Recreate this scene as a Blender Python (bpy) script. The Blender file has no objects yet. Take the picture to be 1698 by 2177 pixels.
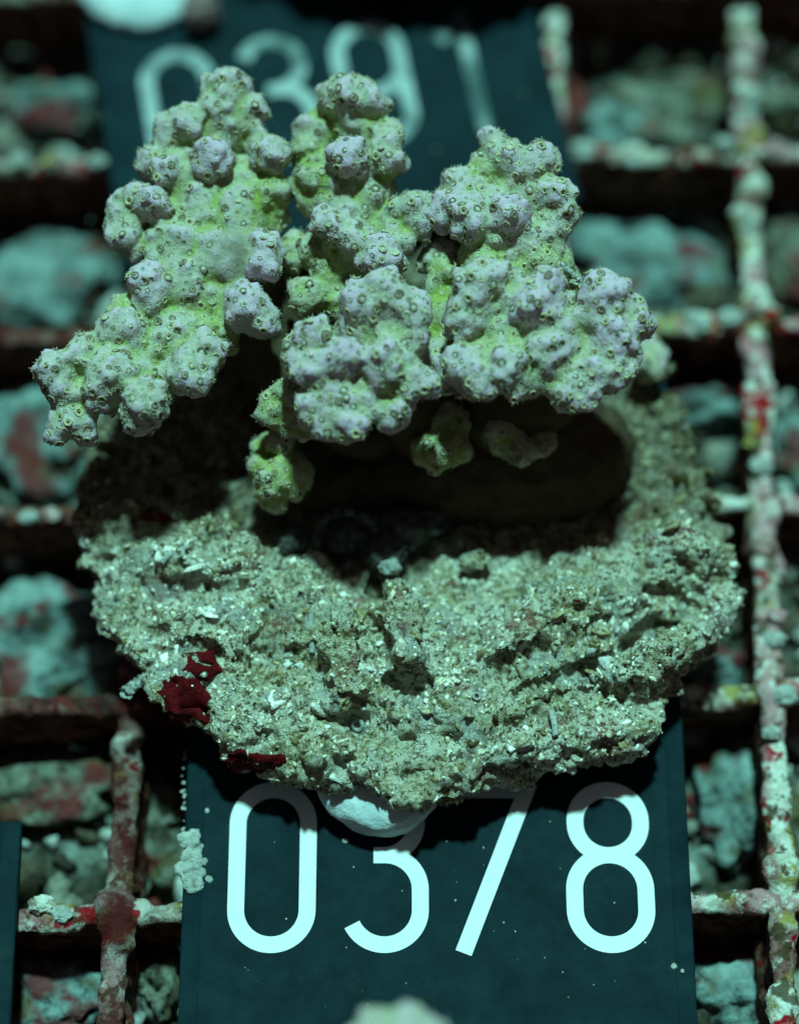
import bpy, bmesh, math, random
import numpy as np
from mathutils import Vector, Matrix

# ---------------------------------------------------------------- camera, sky, sun, exposure
S = 0.0034                      # one working unit (100 px of the photograph) is 3.4 mm
TH = math.radians(25.5)         # the camera leans back from straight down
D = 53.0                        # camera distance in working units
CT, ST = math.cos(TH), math.sin(TH)
scene = bpy.context.scene
cam_data = bpy.data.cameras.new('camera'); cam = bpy.data.objects.new('camera', cam_data)
scene.collection.objects.link(cam); scene.camera = cam
cam.location = (0, -D*ST*S, D*CT*S); cam.rotation_euler = (TH, 0, 0)
cam_data.sensor_fit = 'HORIZONTAL'; cam_data.sensor_width = 36; cam_data.lens = 36*D/16.98
cam_data.clip_start = 0.005; cam_data.clip_end = 50
cam_data.dof.use_dof = True; cam_data.dof.focus_distance = 48.7*S; cam_data.dof.aperture_fstop = 14.5

SUN_TILT, SUN_AZ = math.radians(21), math.radians(4)   # light falls from beyond the top edge
sd = Vector((math.sin(SUN_AZ)*math.sin(SUN_TILT), math.cos(SUN_AZ)*math.sin(SUN_TILT), math.cos(SUN_TILT)))
world = bpy.data.worlds.new('World'); scene.world = world; world.use_nodes = True
wn = world.node_tree; wn.nodes.clear()
sky = wn.nodes.new('ShaderNodeTexSky'); sky.sky_type = 'NISHITA'; sky.sun_disc = False
sky.sun_elevation = math.pi/2-SUN_TILT; sky.sun_rotation = SUN_AZ
tint = wn.nodes.new('ShaderNodeMix'); tint.data_type = 'RGBA'; tint.blend_type = 'MULTIPLY'
tint.inputs[0].default_value = 1.0; tint.inputs[7].default_value = (0.50, 0.42, 0.30, 1)   # water column over the reef
bg = wn.nodes.new('ShaderNodeBackground'); bg.inputs[1].default_value = 0.05
wo = wn.nodes.new('ShaderNodeOutputWorld')
wn.links.new(sky.outputs[0], tint.inputs[6]); wn.links.new(tint.outputs[2], bg.inputs[0]); wn.links.new(bg.outputs[0], wo.inputs[0])
sun_data = bpy.data.lights.new('sun', 'SUN'); sun = bpy.data.objects.new('sun', sun_data)
scene.collection.objects.link(sun)
sun_data.energy = 5.0; sun_data.angle = math.radians(4.0); sun_data.color = (0.375, 1.0, 0.94)
sun.rotation_euler = sd.to_track_quat('Z', 'Y').to_euler(); sun.location = (0, 0.1, 0.3)
vs = scene.view_settings
vs.view_transform = 'Standard'; vs.look = 'None'; vs.gamma = 1; vs.exposure = 0; vs.use_curve_mapping = False

rng = np.random.default_rng(7); random.seed(7)

# ---------------------------------------------------------------- helpers
def P(px, py, z=0.0):
    """point of the place seen at a pixel of the photograph, at height z over the grating"""
    u = (px-849)/100; v = (1088.5-py)/100
    t = (D*CT-z)/(D*CT-v*ST)
    return np.array([u*t, -D*ST+t*(v*CT+D*ST), z])

def proj(V):
    x, y, z = V[:, 0], V[:, 1]+D*ST, V[:, 2]-D*CT
    d = y*ST-z*CT; v = y*CT+z*ST
    return np.stack([849+100*x*D/d, 1088.5-100*v*D/d], 1)

def _h(ix, iy, iz, s):
    n = (ix.astype(np.int64)*374761393+iy.astype(np.int64)*668265263+iz.astype(np.int64)*2147483647+s*144665) & 0xffffffff
    n = ((n ^ (n >> 13))*1274126177) & 0xffffffff
    n = ((n ^ (n >> 15))*2246822519) & 0xffffffff
    return ((n ^ (n >> 16)) & 0xffff).astype(np.float32)/32767.5-1

def vn(p, seed=0):
    """smooth value noise in -1..1"""
    p = np.asarray(p, np.float32); i = np.floor(p).astype(np.int64); f = p-i
    w = f*f*f*(f*(f*6-15)+10); x, y, z = i[..., 0], i[..., 1], i[..., 2]
    wx, wy, wz = w[..., 0], w[..., 1], w[..., 2]
    def L(a, b, t): return a+(b-a)*t
    return L(L(L(_h(x, y, z, seed), _h(x+1, y, z, seed), wx), L(_h(x, y+1, z, seed), _h(x+1, y+1, z, seed), wx), wy),
             L(L(_h(x, y, z+1, seed), _h(x+1, y, z+1, seed), wx), L(_h(x, y+1, z+1, seed), _h(x+1, y+1, z+1, seed), wx), wy), wz)

def fbm(p, o=3, seed=0):
    p = np.asarray(p, np.float32); r = 0; a = 1; n = 0
    for k in range(o):
        r = r+a*vn(p*2**k, seed+k); n += a; a *= .5
    return r/n

def sstep(a, b, x):
    t = np.clip((x-a)/(b-a), 0, 1); return t*t*(3-2*t)

def nets(F, org, h):
    """surface nets: the zero surface of a sampled distance field as quads"""
    nx, ny, nz = F.shape; ins = F < 0
    c = np.zeros((nx-1, ny-1, nz-1), np.int8)
    for a in (0, 1):
        for b in (0, 1):
            for d in (0, 1): c += ins[a:nx-1+a, b:ny-1+b, d:nz-1+d]
    I, J, K = np.nonzero((c > 0) & (c < 8)); idx = -np.ones(c.shape, np.int64); idx[I, J, K] = np.arange(len(I))
    acc = np.zeros((len(I), 3)); cnt = np.zeros(len(I))
    co = [(a, b, d) for a in (0, 1) for b in (0, 1) for d in (0, 1)]
    for p in co:
        for ax in range(3):
            if p[ax]: continue
            q = list(p); q[ax] = 1
            v0 = F[I+p[0], J+p[1], K+p[2]]; v1 = F[I+q[0], J+q[1], K+q[2]]
            m = (v0 < 0) != (v1 < 0); t = np.where(m, v0/np.where(m, v0-v1, 1), 0)
            pt = np.tile(np.array(p, float), (len(I), 1)); pt[:, ax] = t
            acc[m] += pt[m]; cnt[m] += 1
    V = (np.stack([I, J, K], 1)+acc/cnt[:, None])*h+np.array(org)
    Q = []
    for ax in range(3):
        sl0 = [slice(None)]*3; sl1 = [slice(None)]*3; sl0[ax] = slice(0, -1); sl1[ax] = slice(1, None)
        s0 = ins[tuple(sl0)]; s1 = ins[tuple(sl1)]
        e = np.argwhere(s0 != s1); b, d = [(1, 2), (2, 0), (0, 1)][ax]
        lim = np.array(c.shape)
        ok = (e[:, b] > 0) & (e[:, d] > 0) & (e[:, b] < lim[b]) & (e[:, d] < lim[d]); e = e[ok]
        def cell(db, dd):
            q = e.copy(); q[:, b] += db; q[:, d] += dd; return idx[q[:, 0], q[:, 1], q[:, 2]]
        qd = np.stack([cell(-1, -1), cell(0, -1), cell(0, 0), cell(-1, 0)], 1)
        fl = ~ins[e[:, 0], e[:, 1], e[:, 2]]; qd[fl] = qd[fl][:, ::-1]; Q.append(qd)
    return V, np.concatenate(Q)

def normals(V, Fc):
    a, b, c = V[Fc[:, 0]], V[Fc[:, 1]], V[Fc[:, 2]]
    n = np.cross(b-a, c-a) if Fc.shape[1] == 3 else np.cross(c-a, V[Fc[:, 3]]-b)
    N = np.zeros_like(V)
    for k in range(Fc.shape[1]): np.add.at(N, Fc[:, k], n)
    return N/np.maximum(np.linalg.norm(N, axis=1), 1e-9)[:, None]

def relax(V, Fc, it=2, f=.5):
    m = Fc.shape[1]; a = Fc.ravel(); b = np.roll(Fc, -1, 1).ravel(); nv = len(V)
    cnt = np.maximum(np.bincount(a, minlength=nv), 1)
    for _ in range(it):
        A = np.stack([np.bincount(a, V[b, k], nv) for k in range(3)], 1)
        V = V+(A/cnt[:, None]-V)*f
    return V

def link(o, parent=None):
    scene.collection.objects.link(o)
    if parent is not None: o.parent = parent
    return o

def mk(name, V, Fc, mat, parent=None, base=(0, 0, 0), smooth=True, attrs=None, kind=None):
    """one mesh object; V in working units, in world place; base = the parent's place"""
    V = (np.asarray(V, float)-np.array(base))*S
    me = bpy.data.meshes.new(name)
    if isinstance(Fc, np.ndarray):
        n, m = Fc.shape
        me.vertices.add(len(V)); me.vertices.foreach_set('co', V.astype(np.float32).ravel())
        me.loops.add(n*m); me.loops.foreach_set('vertex_index', Fc.astype(np.int32).ravel())
        me.polygons.add(n); me.polygons.foreach_set('loop_start', np.arange(0, n*m, m, dtype=np.int32))
        me.update(calc_edges=True)
    else:
        me.from_pydata(V.tolist(), [], Fc); me.update()
    me.polygons.foreach_set('use_smooth', np.full(len(me.polygons), smooth))
    for k, a in (attrs or {}).items():
        a = np.asarray(a, np.float32)
        if a.ndim == 1:
            at = me.attributes.new(k, 'FLOAT', 'POINT'); at.data.foreach_set('value', a)
        else:
            at = me.attributes.new(k, 'FLOAT_COLOR', 'POINT'); at.data.foreach_set('color', np.concatenate([a, np.ones((len(a), 1))], 1).astype(np.float32).ravel())
    me.materials.append(mat); me.validate()
    o = link(bpy.data.objects.new(name, me), parent)
    if parent is None: o.location = Vector(base)*S
    if kind: o['kind'] = kind
    return o

def thing(name, base, label, cat, group=None):
    o = link(bpy.data.objects.new(name, None)); o.empty_display_size = .005; o.location = Vector(base)*S
    o['label'] = label; o['category'] = cat
    if group: o['group'] = group
    return o

def tag(o, label, cat, group=None):
    o['label'] = label; o['category'] = cat
    if group: o['group'] = group
    return o

# ---- low-poly seeds for scattered grains
def ico(sub):
    bm = bmesh.new(); bmesh.ops.create_icosphere(bm, subdivisions=sub, radius=1)
    V = np.array([v.co[:] for v in bm.verts]); Fc = np.array([[v.index for v in f.verts] for f in bm.faces]); bm.free(); return V, Fc
ICO1, ICO2, ICO4 = ico(1), ico(2), ico(4)

def rot_to(N):
    """frames whose third axis is N, with a random spin"""
    n = len(N); a = rng.normal(size=(n, 3)); t = np.cross(N, a); t /= np.linalg.norm(t, axis=1)[:, None]
    return np.stack([t, np.cross(N, t), N], 2)

def scatter(seed, pts, R, sc, jit=0.25):
    V0, F0 = seed; n = len(pts); m = len(V0)
    V = np.repeat(V0[None], n, 0)*(1+jit*rng.uniform(-1, 1, (n, m, 1)))*sc[:, None, :]
    V = np.einsum('nij,nmj->nmi', R, V)+pts[:, None, :]
    Fc = F0[None]+(np.arange(n)*m)[:, None, None]
    return V.reshape(-1, 3), Fc.reshape(-1, F0.shape[1]), m

def on_surface(V, Fc, n, keep=None):
    a, b, c = V[Fc[:, 0]], V[Fc[:, 1]], V[Fc[:, 2]]
    fn = np.cross(b-a, c-a); ar = np.linalg.norm(fn, axis=1)
    w = ar.copy()
    if keep is not None: w = w*keep(fn/np.maximum(ar, 1e-9)[:, None], (a+c)/2)
    i = rng.choice(len(Fc), n, p=w/w.sum()); s = np.sort(rng.random((n, 2)), axis=1)
    p = a[i]*s[:, :1]+b[i]*(s[:, 1:]-s[:, :1])+c[i]*(1-s[:, 1:])
    return p, fn[i]/np.maximum(ar[i], 1e-9)[:, None]

VIEW = np.array([0, -ST, CT])

# ---------------------------------------------------------------- materials
class M:
    def __init__(s, name, rough=.7, spec=.3):
        s.m = bpy.data.materials.new(name); s.m.use_nodes = True; s.t = s.m.node_tree
        s.b = s.t.nodes['Principled BSDF']; s.b.inputs['Roughness'].default_value = rough
        s.b.inputs['Specular IOR Level'].default_value = spec*.2    # index step from water is small
        g = s.n('ShaderNodeNewGeometry'); v = s.n('ShaderNodeVectorMath'); v.operation = 'SCALE'
        v.inputs['Scale'].default_value = 1/S; s.l(g.outputs['Position'], v.inputs[0]); s.pos = v.outputs[0]
    def n(s, t): return s.t.nodes.new(t)
    def l(s, a, b): s.t.links.new(a, b)
    def noise(s, scale, detail=3, rough=.6, off=0.0, dist=0.0):
        n = s.n('ShaderNodeTexNoise'); n.inputs['Scale'].default_value = scale; n.inputs['Detail'].default_value = detail
        n.inputs['Roughness'].default_value = rough; n.inputs['Distortion'].default_value = dist
        v = s.n('ShaderNodeVectorMath'); v.operation = 'ADD'; v.inputs[1].default_value = (off, off*1.7, -off)
        s.l(s.pos, v.inputs[0]); s.l(v.outputs[0], n.inputs['Vector']); return n.outputs['Fac']
    def ramp(s, fac, stops, const=False):
        r = s.n('ShaderNodeValToRGB'); e = r.color_ramp.elements
        if const: r.color_ramp.interpolation = 'CONSTANT'
        while len(e) < len(stops): e.new(.5)
        for k, (p, c) in enumerate(stops):
            e[k].position = p; e[k].color = (c, c, c, 1) if isinstance(c, (int, float)) else (*c, 1)
        s.l(fac, r.inputs[0]); return r.outputs[0]
    def mix(s, f, a, b, mode='MIX'):
        n = s.n('ShaderNodeMix'); n.data_type = 'RGBA'; n.blend_type = mode
        for sock, val in ((n.inputs[0], f), (n.inputs[6], a), (n.inputs[7], b)):
            if isinstance(val, (int, float)): sock.default_value = val
            elif isinstance(val, tuple): sock.default_value = (*val, 1)
            else: s.l(val, sock)
        return n.outputs[2]
    def attr(s, k, vec=False):
        a = s.n('ShaderNodeAttribute'); a.attribute_name = k; return a.outputs['Color' if vec else 'Fac']
    def math(s, op, a, b):
        n = s.n('ShaderNodeMath'); n.operation = op
        for k, val in enumerate((a, b)):
            if isinstance(val, (int, float)): n.inputs[k].default_value = val
            else: s.l(val, n.inputs[k])
        return n.outputs[0]
    def col(s, c):
        if isinstance(c, tuple): s.b.inputs['Base Color'].default_value = (*c, 1)
        else: s.l(c, s.b.inputs['Base Color'])
        return s
    def bump(s, h, dist, st=1.0):
        n = s.n('ShaderNodeBump'); n.inputs['Distance'].default_value = dist*S; n.inputs['Strength'].default_value = st
        s.l(h, n.inputs['Height']); s.l(n.outputs[0], s.b.inputs['Normal']); return s

def mat_coral():
    m = M('coral_tissue', .62, .35)
    body = m.mix(m.ramp(m.noise(3.0, 2), [(.35, 0), (.65, 1)]), (.36, .34, .22), (.47, .41, .34))
    c = m.mix(m.math('MULTIPLY', m.attr('green'), m.ramp(m.noise(1.3, 3, .6, 17), [(.35, .35), (.6, 1)])), body, (.27, .32, .04))
    c = m.mix(m.attr('tip'), c, (.58, .395, .48))
    c = m.mix(m.ramp(m.noise(14, 2), [(.52, 0), (.72, .5)]), c, (.66, .61, .52))
    c = m.mix(m.ramp(m.noise(9, 2, off=5), [(.62, 0), (.72, .5)]), c, (.24, .17, .06))
    c = m.mix(m.attr('recess'), c, (.095, .065, .035))  # stalks brown like the foot, with canopy shade put into the colour
    m.col(c).bump(m.noise(13, 2), .06, .6)
    m.b.inputs['Subsurface Weight'].default_value = .3; m.b.inputs['Subsurface Scale'].default_value = .12*S
    return m.m
def mat_attr(name, rough=.6, spec=.3, fine=20, amt=.35):
    m = M(name, rough, spec)
    n = m.ramp(m.noise(fine, 2), [(.3, 1-amt), (.7, 1+amt*.6)])
    m.col(m.mix(1.0, m.attr('tone', True), n, 'MULTIPLY')).bump(m.noise(fine*1.3, 2), .05, .6); return m.m
def mat_rock():
    m = M('crusted_rock', .75, .35)
    c = m.ramp(m.noise(1.6, 6, .78), [(.33, (.15, .11, .045)), (.40, (.46, .37, .18)), (.46, (.72, .61, .40)), (.54, (.94, .85, .68))])
    c = m.mix(m.ramp(m.noise(6, 4, .7, off=3), [(.50, 0), (.58, .9)]), c, (.90, .80, .64))
    c = m.mix(m.ramp(m.noise(8, 4, .7, off=23), [(.51, 0), (.58, .9)]), c, (.095, .06, .022))
    c = m.mix(m.ramp(m.noise(1.0, 4, .6, off=51), [(.46, 0), (.60, .65)]), c, m.ramp(m.noise(9, 3, .7, off=53), [(.42, (.26, .20, .055)), (.52, (.58, .50, .28)), (.60, (.92, .84, .68))]))
    c = m.mix(m.ramp(m.noise(.9, 4, .65, off=9), [(.57, 0), (.66, .7)]), c, (.30, .07, .06))
    c = m.mix(m.ramp(m.noise(1.1, 4, .65, off=29), [(.52, 0), (.64, .6)]), c, (.50, .50, .46))
    c = m.mix(m.ramp(m.noise(2.4, 5, .75, off=37), [(.57, 0), (.64, .75)]), c, (.16, .12, .035))     # olive turf in patches
    c = m.mix(m.math('MULTIPLY', m.attr('turf_dark'), m.ramp(m.noise(4, 4, .7, 41), [(.35, 1), (.62, .35)])), c, (.15, .10, .055))   # brown turf on the far half of the rim, with shade painted in
    m.col(c).bump(m.noise(7, 5, .75), .25, 1.0); return m.m
def mat_bar(off, dark=0.0, left=0.0):
    m = M('encrusted_plastic', .7, .3)
    c = m.ramp(m.noise(.55, 3, .6, off, .4), [(.34, (.16, .03, .026)), (.42, (.36, .19, .16)), (.48, (.50, .43, .34)), (.55, (.76, .70, .60))])
    c = m.mix(m.ramp(m.noise(.8, 3, .6, off+4), [(.525, 0), (.55, 1)]), c, (.36, .006, .012))
    c = m.mix(m.ramp(m.noise(1.3, 2, .5, off+8), [(.53, 0), (.60, .9)]), c, (.36, .28, .06))
    c = m.mix(m.ramp(m.noise(.7, 2, .5, off+12), [(.50, 0), (.58, .85)]), c, (.55, .27, .28))
    c = m.mix(m.ramp(m.noise(3, 4, .65, off+2), [(.52, 0), (.62, .85)]), c, (.82, .78, .68))
    c = m.mix(m.ramp(m.noise(2.6, 3, .6, off+15), [(.53, 0), (.60, .9)]), c, (.07, .045, .018))
    if dark: c = m.mix(m.ramp(m.noise(.8, 4, .65, off+19), [(.42, 1.0), (.66, .4)]), c, (.09, .014, .013))
    if left:                                   # red turf has taken over this end of the bar
        x = m.n('ShaderNodeSeparateXYZ'); m.l(m.pos, x.inputs[0]); e = m.math('ADD', m.math('MULTIPLY', x.outputs[0], -.12), m.noise(.8, 4, .65, off+27))
        c = m.mix(m.ramp(e, [(.92, 0), (1.12, left)]), c, m.ramp(m.noise(1.7, 4, .7, off+5), [(.40, (.03, .012, .008)), (.52, (.13, .012, .012)), (.62, (.20, .10, .08))]))
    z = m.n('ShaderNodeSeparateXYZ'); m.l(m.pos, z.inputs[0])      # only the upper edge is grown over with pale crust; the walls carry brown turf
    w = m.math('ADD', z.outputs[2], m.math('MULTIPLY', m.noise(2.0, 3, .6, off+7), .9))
    turf_dark = m.ramp(m.noise(2.6, 4, .7, off+1), [(.36, (.04, .016, .010)), (.48, (.13, .03, .020)), (.56, (.22, .13, .09)), (.64, (.26, .012, .014))])
    c = m.mix(m.ramp(w, [(.16, 0), (.36, 1)]), turf_dark, c)
    m.col(c).bump(m.noise(6, 5, .7), .14, .9); return m.m
def mat_floor():
    m = M('algal_turf_floor', .85, .2)
    c = m.ramp(m.noise(1.2, 5, .7), [(.36, (.025, .022, .016)), (.48, (.085, .08, .06)), (.58, (.20, .22, .18)), (.68, (.34, .37, .32))])
    c = m.mix(m.ramp(m.noise(.6, 3, off=6), [(.55, 0), (.66, .7)]), c, (.10, .015, .015))
    m.col(c).bump(m.noise(3, 5, .7), .3, 1.0); return m.m
def mat_stone(name, a, b, dk, off):
    m = M(name, .8, .25)
    c = m.ramp(m.noise(1.3, 6, .75, off), [(.38, dk), (.48, a), (.60, b)])
    c = m.mix(m.ramp(m.noise(.9, 2, .5, off+3), [(.56, 0), (.66, .8)]), c, (.10, .075, .025))
    c = m.mix(m.ramp(m.noise(1.0, 2, .5, off+5), [(.54, 0), (.64, .85)]), c, (.14, .013, .015))
    m.col(c).bump(m.noise(4, 4, .65), .14, .8); return m.m
def mat_plate():
    m = M('dark_teal_plastic', .6, .2)
    c = m.ramp(m.noise(1.1, 5, .65), [(.35, (.0035, .0125, .0165)), (.65, (.006, .021, .027))])
    c = m.mix(m.ramp(m.noise(22, 2, .5, 3), [(.72, 0), (.80, .5)]), c, (.05, .12, .12))
    c = m.mix(m.ramp(m.noise(.9, 6, .72, 13), [(.50, 0), (.72, .55)]), c, (.013, .034, .037))     # thin film of silt
    m.col(c).bump(m.noise(30, 3), .012, .5)
    return m.m
def mat_digit(worn, off=21, lo=.47):
    m = M('white_engraving_worn' if worn else 'white_engraving', .5, .3)
    if worn:
        c = m.mix(m.ramp(m.noise(.55, 4, .6, off), [(lo, 0), (lo+.13, 1)]), (.04, .07, .07), (.40, .45, .43))
        c = m.mix(m.ramp(m.noise(4, 3, .6), [(.45, 0), (.7, .6)]), c, (.12, .18, .17))
    else:
        c = m.mix(m.ramp(m.noise(2.5, 4, .6, 4), [(.50, 0), (.75, .35)]), (.74, .74, .72), (.54, .60, .58))
        c = m.mix(m.ramp(m.noise(9, 2, .6, 2), [(.68, 0), (.78, .6)]), c, (.35, .38, .33))
    m.col(c); return m.m
def mat_plain(name, c1, c2, sc, rough=.6, bd=.05, spec=.3, fine=None):
    m = M(name, rough, spec); m.col(m.mix(m.ramp(m.noise(sc, 4, .65), [(.35, 0), (.68, 1)]), c1, c2)).bump(m.noise(fine or sc*4, 4, .65), bd, .9); return m.m

CORAL = mat_coral(); POLYP = mat_attr('polyp_tissue', .55, .35, 24, .2); ROCK = mat_rock()
GRAIN = mat_attr('shell_grains', .6, .4, 14, .5); FLOOR = mat_floor(); PLATE = mat_plate()
DIGIT = mat_digit(False)
PUTTY = mat_plain('white_epoxy_putty', (.46, .52, .53), (.64, .67, .67), 1.6, .5, .05)
SPONGE = mat_plain('red_encrusting_sponge', (.05, .0015, .002), (.17, .006, .009), 5, .55, .06)
TUFT = mat_plain('pale_bryozoan_crust', (.36, .36, .31), (.70, .68, .61), 6, .7, .1)
TUBE = mat_plain('worm_tube_lime', (.34, .34, .30), (.62, .58, .52), 5, .6, .08)
BASE = mat_plain('coral_base_tissue', (.06, .036, .020), (.10, .066, .04), 2.5, .6, .08)
DARKST = mat_plain('dark_turfed_stone', (.05, .045, .04), (.26, .24, .22), 5, .8, .2)
PINK = mat_plain('pink_coralline_crust', (.30, .16, .15), (.52, .34, .32), 4, .7, .1)
STONES = [mat_stone('pale_rubble', (.14, .19, .175), (.26, .33, .30), (.03, .035, .03), 0),
          mat_stone('sandy_rubble', (.15, .20, .185), (.22, .28, .26), (.05, .06, .05), 31),
          mat_stone('mossy_rubble', (.12, .12, .09), (.26, .25, .20), (.035, .022, .016), 57)]

# ---------------------------------------------------------------- the floor under the grating
n = 200
gx, gy = np.meshgrid(np.linspace(-13, 13, n), np.linspace(-15, 17, n), indexing='ij')
V = np.stack([gx, gy, np.zeros_like(gx)], 2).reshape(-1, 3)
V[:, 2] = -2.3+.35*fbm(V*.55+3.3, 4, 11)+.18*fbm(V*2.5, 3, 17)
ij = np.arange(n*n).reshape(n, n)
Fq = np.stack([ij[:-1, :-1], ij[1:, :-1], ij[1:, 1:], ij[:-1, 1:]], 2).reshape(-1, 4)
fl = mk('reef_floor', V, Fq, FLOOR); fl['kind'] = 'structure'

p_ = np.c_[rng.uniform(-11.5, 11.5, 2600), rng.uniform(-13, 15, 2600), np.full(2600, -2.2)]
p_[:, 2] += .35*fbm(p_*np.array([1, 1, 0])*.55+3.3, 4, 11); r_ = .05+.30*rng.random(2600)**3
Vg, Fg, m_ = scatter(ICO2, p_, rot_to(rng.normal(size=p_.shape)), np.stack([r_*1.3, r_, r_*.7], 1), .35)
tn = np.array([(.10, .075, .05), (.26, .24, .19), (.46, .46, .40), (.16, .03, .025), (.05, .04, .03)])[rng.choice(5, 2600, p=[.3, .25, .2, .1, .15])]
RUBM = mat_attr('rubble_grit', .8, .2, 6, .5)
rg = mk('rubble_grit', Vg, Fg, RUBM, attrs={'tone': np.repeat(tn, m_, 0)}, kind='stuff'); tag(rg, 'fine coral gravel strewn on the floor under the grating', 'gravel')

def stone(px, py, z, rx, ry, rz, mi, label, seed, rot=0.0):
    c = P(px, py, z); V0, F0 = ICO4
    d = 1.05+.75*fbm(V0*1.25+seed*3.1, 3, seed)+.30*fbm(V0*3.1+seed, 3, seed+5)-.22*np.abs(fbm(V0*2.3+seed, 3, seed+8))
    V = V0*d[:, None]*np.array([rx*1.3, ry*1.3, rz*1.05])
    cr, sr = math.cos(rot), math.sin(rot); V = V@np.array([[cr, sr, 0], [-sr, cr, 0], [0, 0, 1]])
    o = mk('rubble_stone', V+c, F0, STONES[mi], base=tuple(c)); tag(o, label, 'stone', 'rubble stones under the grating'); return o
ZS = -1.95
stone(1430, 235, ZS, 1.35, .85, .65, 2, 'olive knobbly rubble in the top right grating cell', 1, .2)
stone(1330, 285, ZS, .85, .55, .5, 0, 'small grey rubble right of the upper tag, against the white crusted bar', 2)
stone(1400, 575, ZS, 1.5, .75, .6, 1, 'smooth pale rubble behind the right coral branch, in the second cell down', 3, -.5)
stone(1320, 640, ZS, .8, .6, .6, 1, 'pale smooth stone touching the right coral tips', 4)
stone(1480, 880, ZS, .95, .34, .6, 0, 'pinkish pale rubble beside the right rim of the disc', 5, .1)
stone(1500, 1455, ZS+.3, .7, .45, .5, 0, 'pale rubble wedged low right of the disc, beside the upright bar', 6)
stone(1560, 1700, ZS, .62, 1.0, .6, 0, 'mottled grey rubble right of the tag above the red bar', 7)
stone(1570, 2120, ZS, .85, .55, .55, 0, 'grey pitted rubble in the bottom right cell', 8)
stone(1690, 560, ZS, .5, .8, .5, 2, 'dull rubble at the right edge beyond the upright bar', 9)
stone(1690, 960, ZS, .45, .55, .5, 0, 'small pale rubble at the right edge level with the dark hollow', 10)
stone(110, 250, ZS, 1.0, .5, .6, 0, 'grey rubble left of the upper tag, above the yellow crusted bar', 11)
stone(110, 590, ZS, 1.35, .85, .6, 1, 'broad pale rubble left of the coral, under the second bar', 12, .1)
stone(110, 940, ZS, 1.1, .95, .6, 0, 'mottled pale rubble just left of the lowest coral tip', 13)
stone(110, 1370, ZS, 1.35, .95, .65, 0, 'big pale pitted rubble left of the disc', 14)
stone(110, 1690, ZS, 1.3, .5, .55, 2, 'brownish rubble above the left tag corner', 15, .1)
stone(340, 1760, ZS, .55, .9, .5, 2, 'dim rubble between the reddish upright bar and the number tag', 16)
stone(140, 2120, ZS, .75, .6, .5, 0, 'grey streaked rubble in the bottom left cell', 17)
stone(330, 2090, ZS, .35, .5, .45, 2, 'small dark rubble at the lower left edge of the number tag', 18)
stone(1680, 1750, ZS, .4, .8, .5, 2, 'dim rubble at the right edge beyond the speckled bar', 19)
stone(1690, 240, ZS, .5, .5, .5, 2, 'dark grey rubble in the top right corner', 20)

# ---------------------------------------------------------------- the grating
def bar(a, b, w, dep, ztop, mat, parent, base, seed):
    a = np.array(a, float); b = np.array(b, float); L = np.linalg.norm(b-a); t = (b-a)/L; s = np.array([t[1], -t[0], 0])
    m = int(L/.075); prof = []
    for k in range(9): prof.append((-w/2+w*k/8, ztop-.10*(abs(k-4)/4)**3))
    for k in range(1, 14): prof.append((w/2*(1-.25*k/13), ztop-.10-(dep-.1)*k/13))
    for k in range(12, 0, -1): prof.append((-w/2*(1-.25*k/13), ztop-.10-(dep-.1)*k/13))
    prof = np.array(prof); q = len(prof); u = np.linspace(0, 1, m)
    V = (a+(b-a)*u[:, None])[:, None, :]+prof[None, :, :1]*s
    V[:, :, 2] = prof[None, :, 1]
    ang = np.stack([np.tile(prof[:, 0], (m, 1))/(w/2), (prof[None, :, 1]-(ztop-.6))/.6*np.ones((m, 1))], 2)
    nrm = ang[:, :, :1]*s*.9; nrm[:, :, 2] = np.clip(ang[:, :, 1], 0, 1)
    nrm /= np.maximum(np.linalg.norm(nrm, axis=2), .3)[:, :, None]
    Q = V+seed*5.3
    d = .11*fbm(Q*1.1, 3, seed)+.10*fbm(Q*3.2, 3, seed+3)+.06*np.abs(fbm(Q*7, 2, seed+6))+.16*sstep(.15, .6, vn(Q*1.5, seed+9))
    d = d*np.where(prof[None, :, 1] > ztop-.35, 1, .8)
    V = V+nrm*d[:, :, None]
    ii = np.arange(m*q).reshape(m, q); nx_ = np.roll(ii, -1, 1)
    Fq = np.stack([ii[:-1], nx_[:-1], nx_[1:], ii[1:]], 2).reshape(-1, 4)
    return mk('bar', V.reshape(-1, 3), Fq[:, ::-1], mat, parent, base)

GB = P(849, 1088, -2.2); grating = thing('grating', GB, 'square plastic grating overgrown with white, pink and red crust', 'grating')
BM = [mat_bar(k*17.3) for k in range(3)]
r0, r1 = P(1662, 1900), P(1584, 200); dv = (r1-r0)/np.linalg.norm(r1-r0)
l0 = P(250, 1900); step = (r0-l0)/3
for k in range(4):
    c = l0+step*k
    if k == 2: c = c+np.array([-.02, 0, 0])
    bar(c-dv*4.8, c+dv*21.5, .50, 2.15, 0.0, BM[(k+2) % 3] if k else mat_bar(71, 1.0), grating, GB, 20+k)
hd = np.array([math.cos(math.radians(1.1)), math.sin(math.radians(1.1)), 0])
for k, py in enumerate((-45, 322, 683, 1064, 1470, 1915)):
    c = P(1600, py); bar(c-hd*19.5, c+hd*4.2, .40, 2.05, -.06, mat_bar((k+1)*17.3, 0, (.5, .35, .95, .85, .95, .3)[k]), grating, GB, 40+k)

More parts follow.
